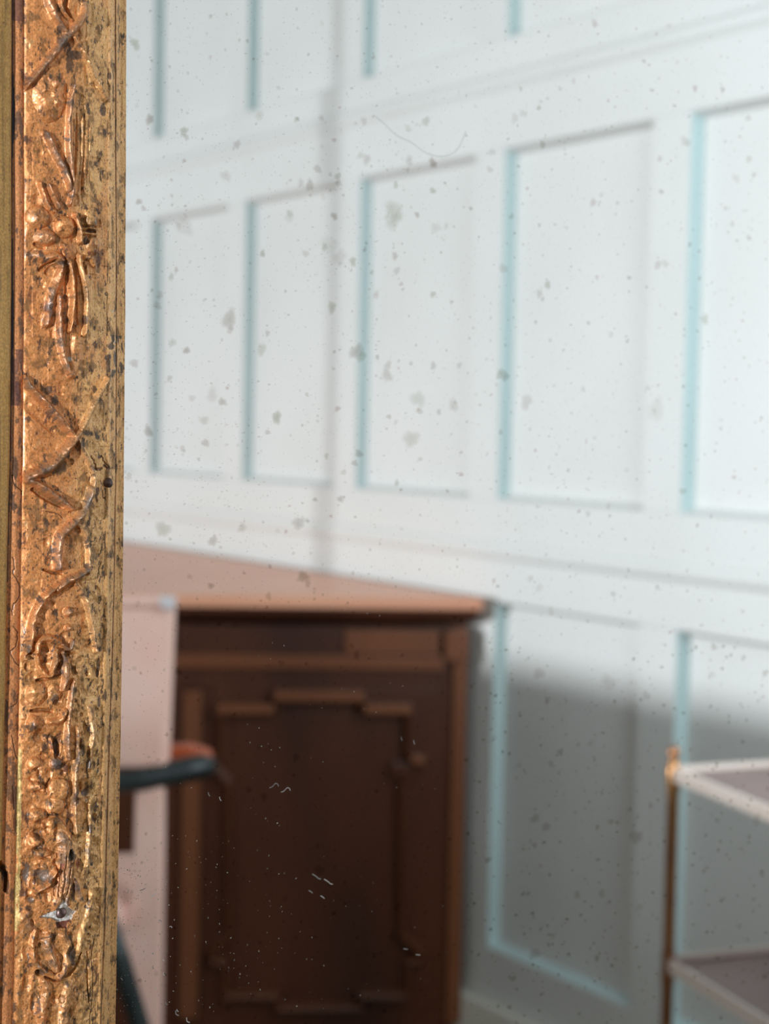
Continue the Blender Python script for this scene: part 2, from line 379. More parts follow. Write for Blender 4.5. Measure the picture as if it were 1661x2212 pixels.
# nominal X (photo column at mid height) across the rail
Xn_c = np.interp(cols, [X2u(x) for x in (-400, -60, 0, 100, 200, 300)], (-400, -60, 0, 100, 200, 300))
def vnoise(su, sz, seed, oct=3, gain=.5):
    """fractal value noise, feature size in metres"""
    out = 0; amp = 1; tot = 0
    for o in range(oct):
        r = np.random.default_rng(seed * 31 + o)
        a = (cols - cols[0]) / (su / 2 ** o); b = (rows - rows[0]) / (sz / 2 ** o)
        ia = np.floor(a).astype(int); ib = np.floor(b).astype(int); fa = a - ia; fb = b - ib
        fa = fa * fa * (3 - 2 * fa); fb = fb * fb * (3 - 2 * fb)
        g = r.random((ib.max() + 3, ia.max() + 3))
        g0 = g[:, ia] * (1 - fa) + g[:, ia + 1] * fa
        out = out + amp * (g0[ib] * (1 - fb)[:, None] + g0[ib + 1] * fb[:, None]); tot += amp; amp *= gain
    return (out / tot - .5) * 2
wob = vnoise(.2, .03, 91, 2)[:, :1] * 2.2           # slight waviness of the mouldings, in px
Xg = Xn_c[None, :] + wob * .6
Yr = 1106 - (rows - px2uz(150, 1106)[1]) * 7850
Xg = Xg - np.interp(Yr, [0, 1000, 1200, 1500, 2000, 2212], [8, 5, 1, -1, -5, -7])[:, None] * np.clip((75 - Xg) / 45, 0, 1)
KX = [-400, -170, -120, -60, -30, 0, 12, 17, 20.5, 22.5, 28, 38, 46, 50, 54, 60, 90, 125, 150, 180, 215, 228, 232, 236, 240, 244, 250, 256, 262, 268, 300]
KH = [1.0, 3.0, 8.0, 11.0, 12.0, 12.4, 12.3, 12.0, 11.4, 10.8, 11.2, 11.7, 11.5, 11.1, 11.4, 11.7, 12.6, 13.4, 13.6, 13.2, 12.0, 11.5, 11.5, 11.7, 11.5, 11.0, 10.7, 10.2, 9.5, 8.8, 8]
_x = np.arange(-420, 300, .5); _h = np.interp(_x, KX, KH)
_w = np.exp(-(np.arange(-30, 31) / 14.0) ** 2); _w /= _w.sum(); _hs = np.convolve(np.pad(_h, 30, 'edge'), _w, 'valid')
_h = np.where((_x > 58) & (_x < 228), _hs, _h); _w = np.exp(-(np.arange(-6, 7) / 2.5) ** 2); _w /= _w.sum(); _h = np.convolve(np.pad(_h, 6, 'edge'), _w, 'valid')
H = np.interp(Xg, _x, _h) * 1e-3
band = np.clip((Xg - 52) / 8, 0, 1) * np.clip((232 - Xg) / 8, 0, 1)
Yg = 1106 - (Z - px2uz(150, 1106)[1]) * 7850        # photo row, roughly
low = np.clip((Yg - 1250) / 150, 0, 1)
nA = vnoise(.0022, .0026, 1, 3); nB = vnoise(.006, .010, 2, 3); nC = vnoise(.0009, .0011, 3, 2)
H += band * (nA * .00022 * (1 + low * 1.2) + nB * .00035 + nC * .00007)
H += (Xg > 225) * vnoise(.0012, .012, 44, 3) * .00018
H += (1 - band) * (vnoise(.002, .02, 4, 3) * .00010 + nC * .00002)
# long vertical tooling marks right of the centre ridge
rib = vnoise(.0009, .02, 5, 2)
H += band * np.exp(-((Xg - 175) / 25) ** 2) * rib * .00030 * (.4 + .6 * (Yg < 800))

def smooth_poly(pts, n=6):
    P = [np.array(p, float) for p in pts]
    if len(P) < 3: return P
    P = [2 * P[0] - P[1]] + P + [2 * P[-1] - P[-2]]; out = []
    for i in range(1, len(P) - 2):
        for k in range(n):
            t = k / n
            out.append(.5 * ((2 * P[i]) + (-P[i - 1] + P[i + 1]) * t + (2 * P[i - 1] - 5 * P[i] + 4 * P[i + 1] - P[i + 2]) * t * t + (-P[i - 1] + 3 * P[i] - 3 * P[i + 1] + P[i + 2]) * t ** 3))
    out.append(P[-2]); return out
S = np.zeros_like(H); LAB = np.zeros(H.shape, np.int32); GREY = np.zeros_like(H); CUT = np.zeros_like(H)
LAB[:] = 0
names = {0: 'carved_band'}
def smax(a, b, k=.00035):
    h_ = np.clip(.5 + .5 * (b - a) / k, 0, 1); return a * (1 - h_) + b * h_ + k * h_ * (1 - h_) - k * .25 * (1 - h_) * 0
def window_of(us, zs, r):
    c0, c1 = np.searchsorted(cols, [min(us) - r, max(us) + r]); r0, r1 = np.searchsorted(rows, [min(zs) - r, max(zs) + r])
    return slice(max(0, r0), min(NZ, r1)), slice(max(0, c0), min(NX, c1))
def stroke(pts, w, h, lab=None, grey=0.0, name=None, taper=True, kind='max'):
    """a ridge (h > 0, mm) or groove (h < 0) of half width w px along photo points"""
    P = smooth_poly(pts); P = np.array(P); us, zs = pxf(P[:, 0], P[:, 1], .0145); r = w * PXM * 2.4
    sl = window_of(us, zs, r * 1.1); uu, zz = U[sl], Z[sl]
    if uu.size == 0: return
    best = np.full(uu.shape, 1e9); n = len(us)
    for i in range(n - 1):
        ax, az, bx, bz = us[i], zs[i], us[i + 1], zs[i + 1]; dx, dz = bx - ax, bz - az; L = dx * dx + dz * dz + 1e-16
        t = np.clip(((uu - ax) * dx + (zz - az) * dz) / L, 0, 1)
        d = np.hypot(uu - ax - t * dx, zz - az - t * dz)
        if taper:
            g = (i + t) / (n - 1); d = d / (.55 + .45 * np.sin(np.pi * np.clip(g, .06, .94)) ** .5)
        best = np.minimum(best, d)
    q = best / (w * PXM) * (1 + .10 * nA[sl] + .12 * nB[sl])
    prof = np.clip(1 - q * q, 0, 1) ** 1.1
    if h > 0:
        skirt = np.exp(-(q / 1.15) ** 2) * .42
        val = (prof * .62 + skirt) * h * 1e-3 * (1 + .22 * nA[sl])
        up = val > S[sl]
        if lab: LAB[sl] = np.where(up & (prof > .30), lab, LAB[sl])
        S[sl] = smax(S[sl], val); GREY[sl] = np.where(up, np.maximum(grey * prof ** .5, GREY[sl] * .3), GREY[sl])
    else:
        CUT[sl] = np.minimum(CUT[sl], prof * h * 1e-3)
def dome(x, y, rx, ry, h, lab=None, grey=0.0, power=.8, ang=0.0):
    u, z = pxf(x, y, .0145); r = max(rx, ry) * PXM * 2.0; sl = window_of([u], [z], r); uu, zz = U[sl] - u, Z[sl] - z
    if uu.size == 0: return
    c, s_ = math.cos(ang), math.sin(ang); a = (uu * c + zz * s_) / (rx * PXM); b = (-uu * s_ + zz * c) / (ry * PXM)
    q = np.hypot(a, b) * (1 + .10 * nB[sl] + .08 * nA[sl]); prof = np.clip(1 - q * q, 0, 1) ** power
    if h > 0:
        val = (prof * .7 + .3 * np.exp(-(q / 1.0) ** 2)) * h * 1e-3 * (1 + .25 * nA[sl]); up = val > S[sl]
        if lab: LAB[sl] = np.where(up & (prof > .25), lab, LAB[sl])
        S[sl] = smax(S[sl], val); GREY[sl] = np.where(up, grey * prof ** .5, GREY[sl])
    else: CUT[sl] = np.minimum(CUT[sl], prof * h * 1e-3)
_lab = [0]
def L(name):
    _lab[0] += 1; names[_lab[0]] = name; return _lab[0]
ST, LF, FL = 'lattice_strap', 'leaf', 'flower_petal'
# --- top crossing
a = L(ST); stroke([(186, 8), (182, 34), (166, 56), (140, 86), (110, 126), (82, 162), (58, 188)], 9.5, 2.0, a, .85)
a = L(ST); stroke([(104, -20), (110, 8), (120, 32), (132, 52), (146, 72)], 9, 1.7, a, .7)
a = L(ST); stroke([(160, 82), (186, 122), (208, 164), (238, 212)], 7, 1.5, a, .25)
a = L(LF); stroke([(136, -10), (134, 12), (142, 30), (156, 44)], 5, 1.1, a, .2)
stroke([(148, -5), (144, 16), (154, 36)], 6, -1.1)
# --- leaf below it
a = L(LF); dome(112, 200, 34, 58, 1.5, a, .12, .6); dome(120, 180, 10, 16, 2.2, a, .3)
dome(122, 222, 9, 12, 2.0, a, .2); dome(104, 205, 12, 9, -.5)
a = L(LF); stroke([(160, 185), (152, 230), (149, 290), (152, 345), (158, 400), (152, 440)], 7, 1.7, a, .7)
a = L(LF); stroke([(103, 288), (112, 306), (124, 335), (142, 372), (152, 410)], 9, 1.8, a, .85)
for x in (164, 173, 182, 192, 200): stroke([(x, 250 + x % 7 * 3), (x - 2, 330), (x - 8, 410)], 3, .4, None, .05)
for x in (169, 187): stroke([(x, 245), (x - 3, 330), (x - 8, 420)], 1.8, -.5)
a = L(LF); stroke([(90, 395), (96, 412), (106, 442), (118, 456)], 6, 1.5, a, .3)
a = L(LF); stroke([(108, 398), (114, 415), (122, 432), (130, 448)], 6, 1.5, a, .6)
dome(86, 430, 8, 14, -.7)
# --- flower
a = L(FL); dome(88, 468, 24, 24, 1.6, a, .15, .5); dome(88, 462, 9, 8, -.7)
a = L(FL); dome(104, 512, 22, 18, 1.9, a, .55)
a = L(FL); dome(204, 474, 17, 26, 1.6, a, .15, .5)
a = L(FL); dome(206, 528, 16, 20, 1.5, a, .35, .5)
a = L('flower_boss'); dome(140, 490, 21, 23, 2.3, a, .05, .35)
dome(136, 506, 12, 8, -.5)
a = L(FL); stroke([(162, 464), (170, 488), (174, 522)], 7, 2.1, a, .4)
for y in (487, 497, 507): stroke([(182, y), (212, y + 3)], 3, -.9)
stroke([(122, 478), (132, 468), (146, 466)], 3, -.6)
a = L(FL); stroke([(82, 548), (100, 556), (120, 552), (134, 562)], 12, 1.5, a, .35)
stroke([(92, 582), (106, 572), (122, 562)], 5, -1.1); stroke([(84, 526), (100, 534)], 6, -1.0); dome(80, 546, 7, 9, -.8)
stroke([(106, 588), (118, 574), (128, 576)], 7, -.9)
a = L(FL); stroke([(188, 556), (200, 556), (208, 572)], 7, 1.3, a, .25)
stroke([(186, 568), (190, 590)], 4, -1.0)
# --- hanging leaf
a = L(LF); stroke([(136, 528), (148, 556), (156, 600), (158, 650), (150, 715)], 6.5, 1.8, a, .1)
a = L(LF); stroke([(172, 552), (178, 590), (188, 632), (188, 690), (184, 722)], 7.5, 1.7, a, .12)
a = L(LF); stroke([(134, 572), (128, 600), (114, 640), (110, 672), (104, 700)], 10, 1.6, a, .5)
a = L(LF); stroke([(130, 640), (130, 690), (132, 730), (140, 775), (152, 812)], 8, 1.7, a, .6)
stroke([(166, 560), (167, 640), (170, 700)], 3.5, -.7); stroke([(150, 560), (148, 600), (146, 640)], 5, -.8)
a = L(LF); stroke([(168, 730), (166, 770), (156, 808)], 16, 1.1, a, .1)
# --- big lattice
a = L(ST); stroke([(58, 812), (70, 836), (96, 866), (122, 898), (146, 926), (164, 946)], 9, 2.50, a, 0.53)
stroke([(56, 868), (84, 896), (116, 930)], 9, -.5)
a = L(ST); stroke([(240, 818), (222, 848), (200, 884), (180, 922), (166, 942)], 8, 2.00, a, 0.33)
a = L(ST); stroke([(170, 936), (150, 960), (130, 988), (106, 1010), (76, 1026), (56, 1036)], 13, 2.88, a, 0.63)
a = L(ST); stroke([(164, 940), (176, 966), (194, 998), (206, 1026), (204, 1052), (194, 1078)], 6.5, 1.88, a, 0.58)
a = L(ST); stroke([(56, 1036), (82, 1044), (108, 1062), (132, 1080), (152, 1098)], 9, 2.38, a, 0.58)
a = L(ST); stroke([(198, 1056), (190, 1086), (174, 1116), (148, 1140), (130, 1162), (126, 1204), (126, 1226)], 11, 2.62, a, 0.93)
stroke([(80, 1058), (104, 1076), (136, 1094)], 7, -1.2)
a = L(ST); stroke([(168, 1134), (184, 1152), (192, 1180), (194, 1216), (192, 1240)], 5.5, 1.75, a, 0.38)
a = L(ST); stroke([(194, 1228), (172, 1242), (146, 1254), (124, 1274)], 9.5, 2.62, a, 0.95)
stroke([(100, 1232), (118, 1238), (136, 1240)], 4, -1.1)
a = L(ST); stroke([(128, 1264), (104, 1284), (86, 1312), (74, 1350), (68, 1396), (60, 1424)], 8, 2.25, a, 0.38)
a = L(ST); stroke([(164, 1262), (184, 1290), (196, 1326), (204, 1362), (212, 1408)], 6.5, 1.88, a, 0.48)
# --- seed pod and curled leaves
a = L('seed_bead'); dome(148, 1322, 9, 10, 2.2, a, .8, .5)
a = L('seed_bead'); dome(148, 1356, 8, 8, 2.0, a, .75, .5)
a = L(LF); stroke([(134, 1392), (150, 1402), (156, 1384)], 6, 1.8, a, .8)
a = L(LF); stroke([(82, 1410), (88, 1386), (108, 1378), (128, 1388)], 9, 1.6, a, .25)
dome(102, 1410, 14, 16, -1.0); dome(99, 1436, 12, 10, -.7); dome(147, 1412, 9, 7, -1.2); dome(130, 1440, 6, 9, -1.3); dome(164, 1450, 6, 10, -1.2)
a = L(LF); stroke([(84, 1420), (94, 1450), (108, 1462), (120, 1440), (124, 1404)], 7, 1.4, a, .1)
a = L(LF); stroke([(138, 1410), (146, 1440), (142, 1470), (136, 1490)], 8, 1.6, a, .6)
stroke([(58, 1424), (66, 1414), (74, 1414)], 4, -1.4); stroke([(86, 1472), (104, 1468), (132, 1462)], 4.5, -1.6)
a = L(LF); dome(84, 1500, 22, 26, 1.5, a, .05, .6)
a = L(LF); dome(120, 1500, 14, 22, 1.3, a, .15, .6); dome(126, 1518, 10, 7, -1.2); stroke([(74, 1538), (98, 1536), (116, 1538)], 5, -1.5)
a = L(LF); stroke([(160, 1470), (154, 1510), (150, 1550), (146, 1600), (150, 1640)], 7, 1.6, a, .8)
a = L(LF); dome(76, 1566, 13, 20, 2.0, a, .05, .6); dome(90, 1592, 14, 16, -1.0)
a = L(LF); stroke([(110, 1560), (130, 1556), (142, 1536)], 9, 1.5, a, .2)
dome(126, 1614, 8, 24, -1.4); stroke([(114, 1594), (116, 1622), (120, 1640)], 3, .9, None, .1)
a = L(LF); dome(124, 1650, 13, 12, 1.2, a, .9, .5)
a = L(LF); stroke([(168, 1572), (170, 1620), (164, 1680), (162, 1740), (164, 1800)], 7, 1.5, a, .5)
a = L(LF); stroke([(200, 1530), (206, 1570), (204, 1620), (198, 1660)], 8, 1.1, a, .5)
for (x, y, rx, ry) in ((78, 1652, 14, 15), (82, 1702, 15, 12), (86, 1764, 20, 16), (78, 1822, 15, 17), (96, 1846, 16, 12)):
    a = L(LF); dome(x, y, rx, ry, 1.7, a, .05, .6); dome(x + 5, y + ry * .7, rx * .7, ry * .4, -1.2)
a = L(LF); dome(128, 1706, 25, 24, 1.9, a, .05, .35)
stroke([(106, 1716), (104, 1700), (112, 1684)], 3, -1.0)
a = L(LF); dome(122, 1742, 20, 22, 1.6, a, .1, .5)
a = L(LF); stroke([(108, 1756), (122, 1766), (136, 1782), (152, 1812)], 5, 1.6, a, .2)
dome(90, 1800, 14, 10, -1.4); dome(126, 1800, 8, 20, -.8); dome(193, 1786, 9, 18, -.6)
a = L(LF); stroke([(198, 1740), (200, 1790), (196, 1850), (190, 1872)], 7, 1.2, a, .4)
dome(151, 1848, 7, 13, -2.2); dome(188, 1570, 5, 12, -1.0); dome(176, 1610, 5, 14, -1.0); dome(196, 1630, 4, 10, -.9)
# --- trunk with striations, lower leaves
a = L(LF); stroke([(140, 1810), (146, 1860), (142, 1910), (134, 1950)], 20, 1.5, a, .6, taper=False)
for x in (126, 133, 141, 150, 158): stroke([(x, 1845), (x - 1, 1890), (x - 6, 1935)], 2.0, -.6)
a = L(LF); stroke([(120, 1882), (108, 1906), (92, 1922), (78, 1934)], 7, 1.7, a, .2)
dome(92, 1895, 14, 18, -1.0); dome(62, 1900, 10, 22, -1.0); dome(70, 1944, 10, 10, -.9)
a = L(LF); stroke([(66, 1976), (58, 1990), (74, 2008)], 12, 1.1, a, .3)
a = L(LF); stroke([(202, 1930), (200, 1966), (192, 1996), (180, 2020), (174, 2052)], 11, 1.3, a, .1)
a = L(LF); stroke([(164, 1905), (172, 1930), (184, 1948)], 9, 1.3, a, .7)
a = L(LF); stroke([(80, 2012), (74, 2050), (80, 2080), (94, 2096), (112, 2104)], 7, 1.3, a, .2)
a = L(LF); stroke([(108, 2022), (104, 2044), (114, 2066), (122, 2096)], 10, 1.5, a, .45)
a = L(LF); stroke([(136, 2020), (150, 2050), (146, 2080), (130, 2110)], 12, 1.4, a, .3)
dome(90, 2102, 8, 9, -2.2); dome(153, 2056, 9, 22, -1.3); stroke([(100, 2112), (124, 2120), (146, 2112), (168, 2088), (180, 2062)], 3.5, -1.1)
a = L(LF); stroke([(96, 2120), (104, 2150), (92, 2180), (96, 2215)], 12, 1.4, a, .3)
a = L(LF); stroke([(150, 2130), (142, 2160), (140, 2200), (134, 2235)], 14, 1.3, a, .3)
dome(80, 2170, 8, 24, -.9); dome(122, 2160, 8, 10, -.8); stroke([(195, 2060), (196, 2110), (200, 2170)], 3, -.7)
dome(66, 2060, 10, 16, -.7); dome(64, 2130, 9, 22, -.7)
# hammered hollows over the ground
for _ in range(150):
    x, y = rng.uniform(62, 225), rng.uniform(30, 2200)
    dome(x, y, rng.uniform(4, 9), rng.uniform(5, 14), -rng.uniform(.25, .8) * (1.3 if y > 1350 else .7))
# split in the sides, chips at the left edge
stroke([(10, 1868), (16, 1884), (24, 1900), (22, 1930)], 6, -2.5); dome(14, 1882, 8, 8, -2.5)
# star shaped loss around the lower nail
star = [(88, 1984), (106, 1976), (122, 1968), (128, 1954), (141, 1945), (146, 1956), (158, 1966), (169, 1970), (160, 1984), (150, 1994), (146, 2006), (126, 2006), (124, 1990), (116, 1986)]
uu_, zz_ = pxf([p[0] for p in star], np.array([p[1] for p in star]), .0145)
sl = window_of(uu_, zz_, .0005); inside = np.zeros(U[sl].shape, bool)
for i in range(len(star)):
    j = (i + 1) % len(star); c = ((zz_[i] > Z[sl]) != (zz_[j] > Z[sl])) & (U[sl] < (uu_[j] - uu_[i]) * (Z[sl] - zz_[i]) / (zz_[j] - zz_[i] + 1e-12) + uu_[i] + nC[sl] * .0001)
    inside ^= c
STAR = np.zeros(H.shape, bool); STAR[sl] = inside
bs = np.clip(band, 0, 1)
edge_bs = np.clip((Xg - 50) / 4, 0, 1) * np.clip((246 - Xg) / 6, 0, 1)
side = Xg < 40
H += S * edge_bs * 1.08 + CUT * np.where(side, 1, bs) * .8
H -= STAR * .0007
HA = H
# ---------- parts outside the band
lab_l = L('fillet'); lab_o = L('outer_moulding'); lab_i = L('bead_moulding'); lab_s = L('sight_edge')
XL_ = np.interp(Yg, [0, 400, 1000, 1300, 1700, 2000, 2212], [251, 254, 261, 258, 249, 246, 240])
HA = HA - np.exp(-((Xg - XL_) / 1.3) ** 2) * .0010 - np.clip((Xg - XL_) / 6, 0, 1) * .0003
LAB = np.where((Xg < 51) & (Xg >= 22), lab_l, LAB); LAB = np.where(Xg < 22, lab_o, LAB)
LAB = np.where((Xg >= 231) & (Xg < 245), lab_i, LAB); LAB = np.where(Xg >= 245, lab_s, LAB)
# the very last column drops to the glass
# ---------- colour: gilding, patina, losses
def mixc(a, b, t): return a * (1 - t[..., None]) + b * t[..., None]
copper = np.array([.84, .345, .115]); tan = np.array([.95, .52, .205]); dark = np.array([.075, .040, .024]); bole = np.array([.24, .075, .030])
greyb = np.array([.20, .145, .115]); olive = np.array([.54, .31, .095]); umber = np.array([.20, .105, .035]); ochre = np.array([.62, .42, .14])
n1 = vnoise(.0020, .0030, 11, 4, .65); n2 = vnoise(.005, .012, 12, 3); n3 = vnoise(.0007, .0010, 13, 3, .7); n4 = vnoise(.0012, .0030, 14, 3, .6); n5 = vnoise(.0004, .0009, 15, 2, .8); n6 = vnoise(.010, .03, 16, 3)
sm = lambda x, a, b: (lambda t: t * t * (3 - 2 * t))(np.clip((x - a) / (b - a), 0, 1))
C = mixc(copper[None, None] * np.ones(H.shape + (1,)), tan, sm(Xg + n2 * 25, 130, 185))
C = mixc(C, ochre, sm(low * .25 + n6 * .5 + .1, .25, .7) * .35)
C = mixc(C, np.array([.74, .27, .08]), sm(n2 * .7 + n6 * .5, .0, .4) * .5)
C = mixc(C, umber, sm(n1, .05, .45) * .72)
C = mixc(C, np.array([.86, .52, .25]), sm(-n1 + n3 * .3, .25, .7) * .5)
# deeper hollows turn to umber
rel = (S + CUT)
C = mixc(C, umber * .8, sm(-CUT, .0002, .0012) * .55 * bs)
C = mixc(C, dark, sm(n4 * .7 + n3 * .5 + n1 * .25 + low * .06, .28, .44) * .85)
C = mixc(C, bole, sm(n2 * .5 + n4 * .6, .34, .50) * .5)
C = mixc(C, greyb, np.clip(GREY * (.75 + .55 * n1 + .25 * n3), 0, 1) * edge_bs)
C = mixc(C, dark, sm(n5 * .7 + n3 * .35, .38, .52) * .8)
# fillet: reddish with dark stains running down
fil = (Xg >= 20) & (Xg < 51)
cf = mixc(np.array([.74, .30, .11])[None, None] * np.ones(H.shape + (1,)), dark * 1.5, sm(n4 * .7 + n2 * .6 + n3 * .3, .16, .36) * .8)
cf = mixc(cf, np.array([.13, .045, .035]), ((Yg < 105) | ((Yg > 770) & (Yg < 885) & (Xg < 50 - (Yg - 770) * .06))) * sm(n1 + .5, .1, .4) * .75)
C = np.where(fil[..., None], cf, C)
# yellow line along the fillet's edge lower down
C = mixc(C, np.array([.66, .47, .17]), ((Xg > 49.5) & (Xg < 58) & (Yg > 1590) & (Yg < 1985)) * sm(n4 + .5, 0, .3) * .85)
# outer moulding: brushed olive gold
st = vnoise(.0005, .02, 21, 3)
co_ = mixc(olive[None, None] * np.ones(H.shape + (1,)), np.array([.17, .10, .03]), sm(st + n1 * .4, -.1, .6) * .6)
co_ = mixc(co_, np.array([.50, .33, .09]), sm(Xg + st * 6, 8, 18) * .6 * (Xg < 21))
C = np.where((Xg < 20)[..., None], co_, C)
seam = (Xg >= 18.5) & (Xg < 23.5 + 5 * np.exp(-((Yg - 290) / 70) ** 2) + 3 * np.exp(-((Yg - 720) / 120) ** 2))
C = np.where((seam & (Yg < 1250))[..., None], np.array([.035, .014, .020]), C)
# inner mouldings
sg = Xg > 231
ci = mixc(tan[None, None] * np.ones(H.shape + (1,)), umber, sm(n4 + n3 * .3, .05, .45) * .6)
ci = mixc(ci, dark, sm(n5 * .7 + n4 * .5, .35, .5) * .8)
ci = mixc(ci, np.array([.90, .56, .34]), (np.abs(Xg - 236) < 3) * sm(-n4, -.2, .3) * .4 * (Yg < 900))  # highlight along the upper bead painted into the gilding colour
ci = mixc(ci, dark, ((np.abs(Xg - 229) < 4) | ((Yg > 730) & (Yg < 810))) * sm(n4 + n1 * .5, .0, .2) * .8)
ci = mixc(ci, np.array([.48, .44, .40]), np.exp(-((Xg - XL_ - .5) / 1.3) ** 2) * .9)
C = np.where(sg[..., None], ci, C)
# star loss: gesso rim and bare wood
zsd = (Yg - 1975) - (Xg - 128) * .25
C = np.where(STAR[..., None], mixc(np.array([.80, .76, .70])[None, None] * np.ones(H.shape + (1,)), np.array([.20, .065, .035]), sm(zsd + (Xg - 128) * .35 + n1 * 3, 3.5, 5)), C)
# fine cracks in the fillet and beside the nail
def crack(pts, w=1.0, c=dark):
    global C
    P = np.array(smooth_poly(pts, 4)); P = P + rng.normal(0, .8, P.shape); us, zs = pxf(P[:, 0], P[:, 1]); s_ = window_of(us, zs, .0008)
    best = np.full(U[s_].shape, 1e9)
    for i in range(len(us) - 1):
        dx, dz = us[i + 1] - us[i], zs[i + 1] - zs[i]; t = np.clip(((U[s_] - us[i]) * dx + (Z[s_] - zs[i]) * dz) / (dx * dx + dz * dz + 1e-16), 0, 1)
        best = np.minimum(best, np.hypot(U[s_] - us[i] - t * dx, Z[s_] - zs[i] - t * dz))
    k = np.clip(1.4 - best / (w * PXM), 0, 1) * .9; C[s_] = mixc(C[s_], c, k); HA[s_] -= k * .00025
for p in ([(34, 1205), (36, 1225), (33, 1240), (46, 1262), (46, 1290), (34, 1310), (32, 1330)], [(36, 1355), (43, 1372), (40, 1395), (28, 1410), (36, 1430), (47, 1440)],
          [(44, 1500), (42, 1520), (30, 1530)], [(30, 1590), (36, 1620), (40, 1640)], [(32, 1028), (36, 1045), (50, 1060), (52, 1070)], [(32, 1700), (36, 1750)],
          [(222, 1216), (216, 1235), (212, 1250)], [(196, 985), (206, 1000), (210, 1014)], [(224, 985), (230, 998), (244, 1014)], [(226, 1060), (226, 1072), (232, 1078)],
          [(207, 2030), (200, 2070), (206, 2120), (197, 2212)], [(100, 1105), (120, 1108), (134, 1120)], [(86, 2030), (110, 2014)]): crack(p, 1.1)
stroke_c = [((206, 1012), (224, 1012)), ((230, 1006), (240, 1014))]
for s0, s1 in stroke_c: crack([s0, ((s0[0] + s1[0]) / 2, s0[1] + 3), s1], 2.6, np.array([.16, .05, .03]))
# larger blotches with shapes of their own, some over the carved hollows
def blotch(x, y, rx, ry, c=dark, a=.85):
    global C
    u, z = pxf(x, y); s_ = window_of([u], [z], max(rx, ry) * PXM * 2.6)
    q = np.hypot((U[s_] - u) / (rx * PXM), (Z[s_] - z) / (ry * PXM)) + nA[s_] * .5 + n3[s_] * .5
    C[s_] = mixc(C[s_], c, np.clip((1.05 - q) * 4, 0, 1) * a)
for s_ in ((240, 162, 4, 7), (226, 236, 7, 12), (190, 240, 4, 8), (164, 122, 14, 9), (148, 135, 9, 22), (230, 285, 5, 9), (62, 300, 4, 8), (103, 845, 9, 9), (118, 866, 9, 12), (246, 748, 10, 8), (240, 772, 9, 6),
           (251, 806, 6, 8), (178, 690, 5, 12), (62, 905, 7, 5), (205, 840, 6, 8), (178, 958, 5, 12), (188, 935, 12, 6), (212, 945, 8, 6), (216, 1440, 4, 28), (218, 1520, 4, 12), (232, 1503, 5, 16), (120, 1605, 7, 18),
           (124, 1652, 13, 11, greyb * .5), (190, 1650, 5, 10), (178, 1620, 5, 14), (160, 1715, 9, 16), (184, 1712, 10, 8), (118, 1770, 6, 16), (122, 1650, 5, 4), (195, 1790, 8, 10), (82, 1808, 8, 10),
           (96, 1893, 15, 20, greyb * .9), (60, 1890, 6, 24, greyb * .7), (77, 1888, 8, 7, greyb), (68, 1945, 8, 8, greyb * .8), (62, 1962, 8, 6), (150, 1846, 8, 13, np.array([.05, .05, .045])), (153, 2056, 8, 20), (187, 2012, 5, 8),
           (194, 2080, 4, 12), (90, 2100, 5, 7), (88, 548, 6, 8, greyb * .6), (130, 570, 10, 6), (196, 498, 12, 4), (184, 520, 5, 9), (128, 1008, 14, 20, umber * .7), (44, 850, 7, 26, np.array([.13, .05, .04])),
           (38, 1010, 5, 22), (36, 1095, 5, 8), (34, 1720, 6, 22, bole * .6), (38, 1780, 5, 18, bole * .6), (14, 1885, 7, 18, dark * .4), (20, 1915, 4, 30, dark * .5)): blotch(*s_[:4], *(s_[4:] or ()))
for x, y, r_ in ((147, 776, 4), (251, 672, 2.5), (257, 738, 2.5)): blotch(x, y, r_, r_ * 1.3, np.array([.70, .68, .62]), .95)
blotch(166, 1862, 6, 14, np.array([.30, .04, .05]), .6); blotch(130, 1866, 4, 8, np.array([.34, .06, .05]), .5)
C = np.clip(C, 0, 1)
ROUGHA = np.clip(.46 + .2 * n1 - GREY * .08 + .25 * sm(n4, .3, .6), .2, .85)
METAL = np.clip(.38 - .35 * sm(.30 - C.mean(-1), 0, .2) - .6 * STAR, 0, 1)

# gilt material reads the wear from the mesh, adds grain finer than the mesh
g = bpy.data.materials.new('worn_gilding'); g.use_nodes = True; nt = g.node_tree; b = nt.nodes['Principled BSDF']
at1 = nt.nodes.new('ShaderNodeAttribute'); at1.attribute_name = 'gilding'; at2 = nt.nodes.new('ShaderNodeAttribute'); at2.attribute_name = 'gloss'
tc = nt.nodes.new('ShaderNodeTexCoord'); nz = nt.nodes.new('ShaderNodeTexNoise'); nz.inputs['Scale'].default_value = 2600; nz.inputs['Detail'].default_value = 5; nz.inputs['Roughness'].default_value = .7
mp = nt.nodes.new('ShaderNodeMapping'); mp.inputs['Scale'].default_value = (1, 1, .55)
mr = nt.nodes.new('ShaderNodeMapRange'); mr.inputs[1].default_value = .3; mr.inputs[2].default_value = .7; mr.inputs[3].default_value = .6; mr.inputs[4].default_value = 1.55
mx = nt.nodes.new('ShaderNodeMix'); mx.data_type = 'RGBA'; mx.blend_type = 'MULTIPLY'; mx.inputs[0].default_value = 1.0
n2n = nt.nodes.new('ShaderNodeTexNoise'); n2n.inputs['Scale'].default_value = 1700; n2n.inputs['Detail'].default_value = 3
r2 = nt.nodes.new('ShaderNodeMapRange'); r2.inputs[1].default_value = .65; r2.inputs[2].default_value = .71; r2.inputs[3].default_value = 0; r2.inputs[4].default_value = .8
mx2 = nt.nodes.new('ShaderNodeMix'); mx2.data_type = 'RGBA'; mx2.inputs[7].default_value = (.07, .04, .025, 1)
b.inputs['Coat Weight'].default_value = .35; b.inputs['Coat Roughness'].default_value = .22
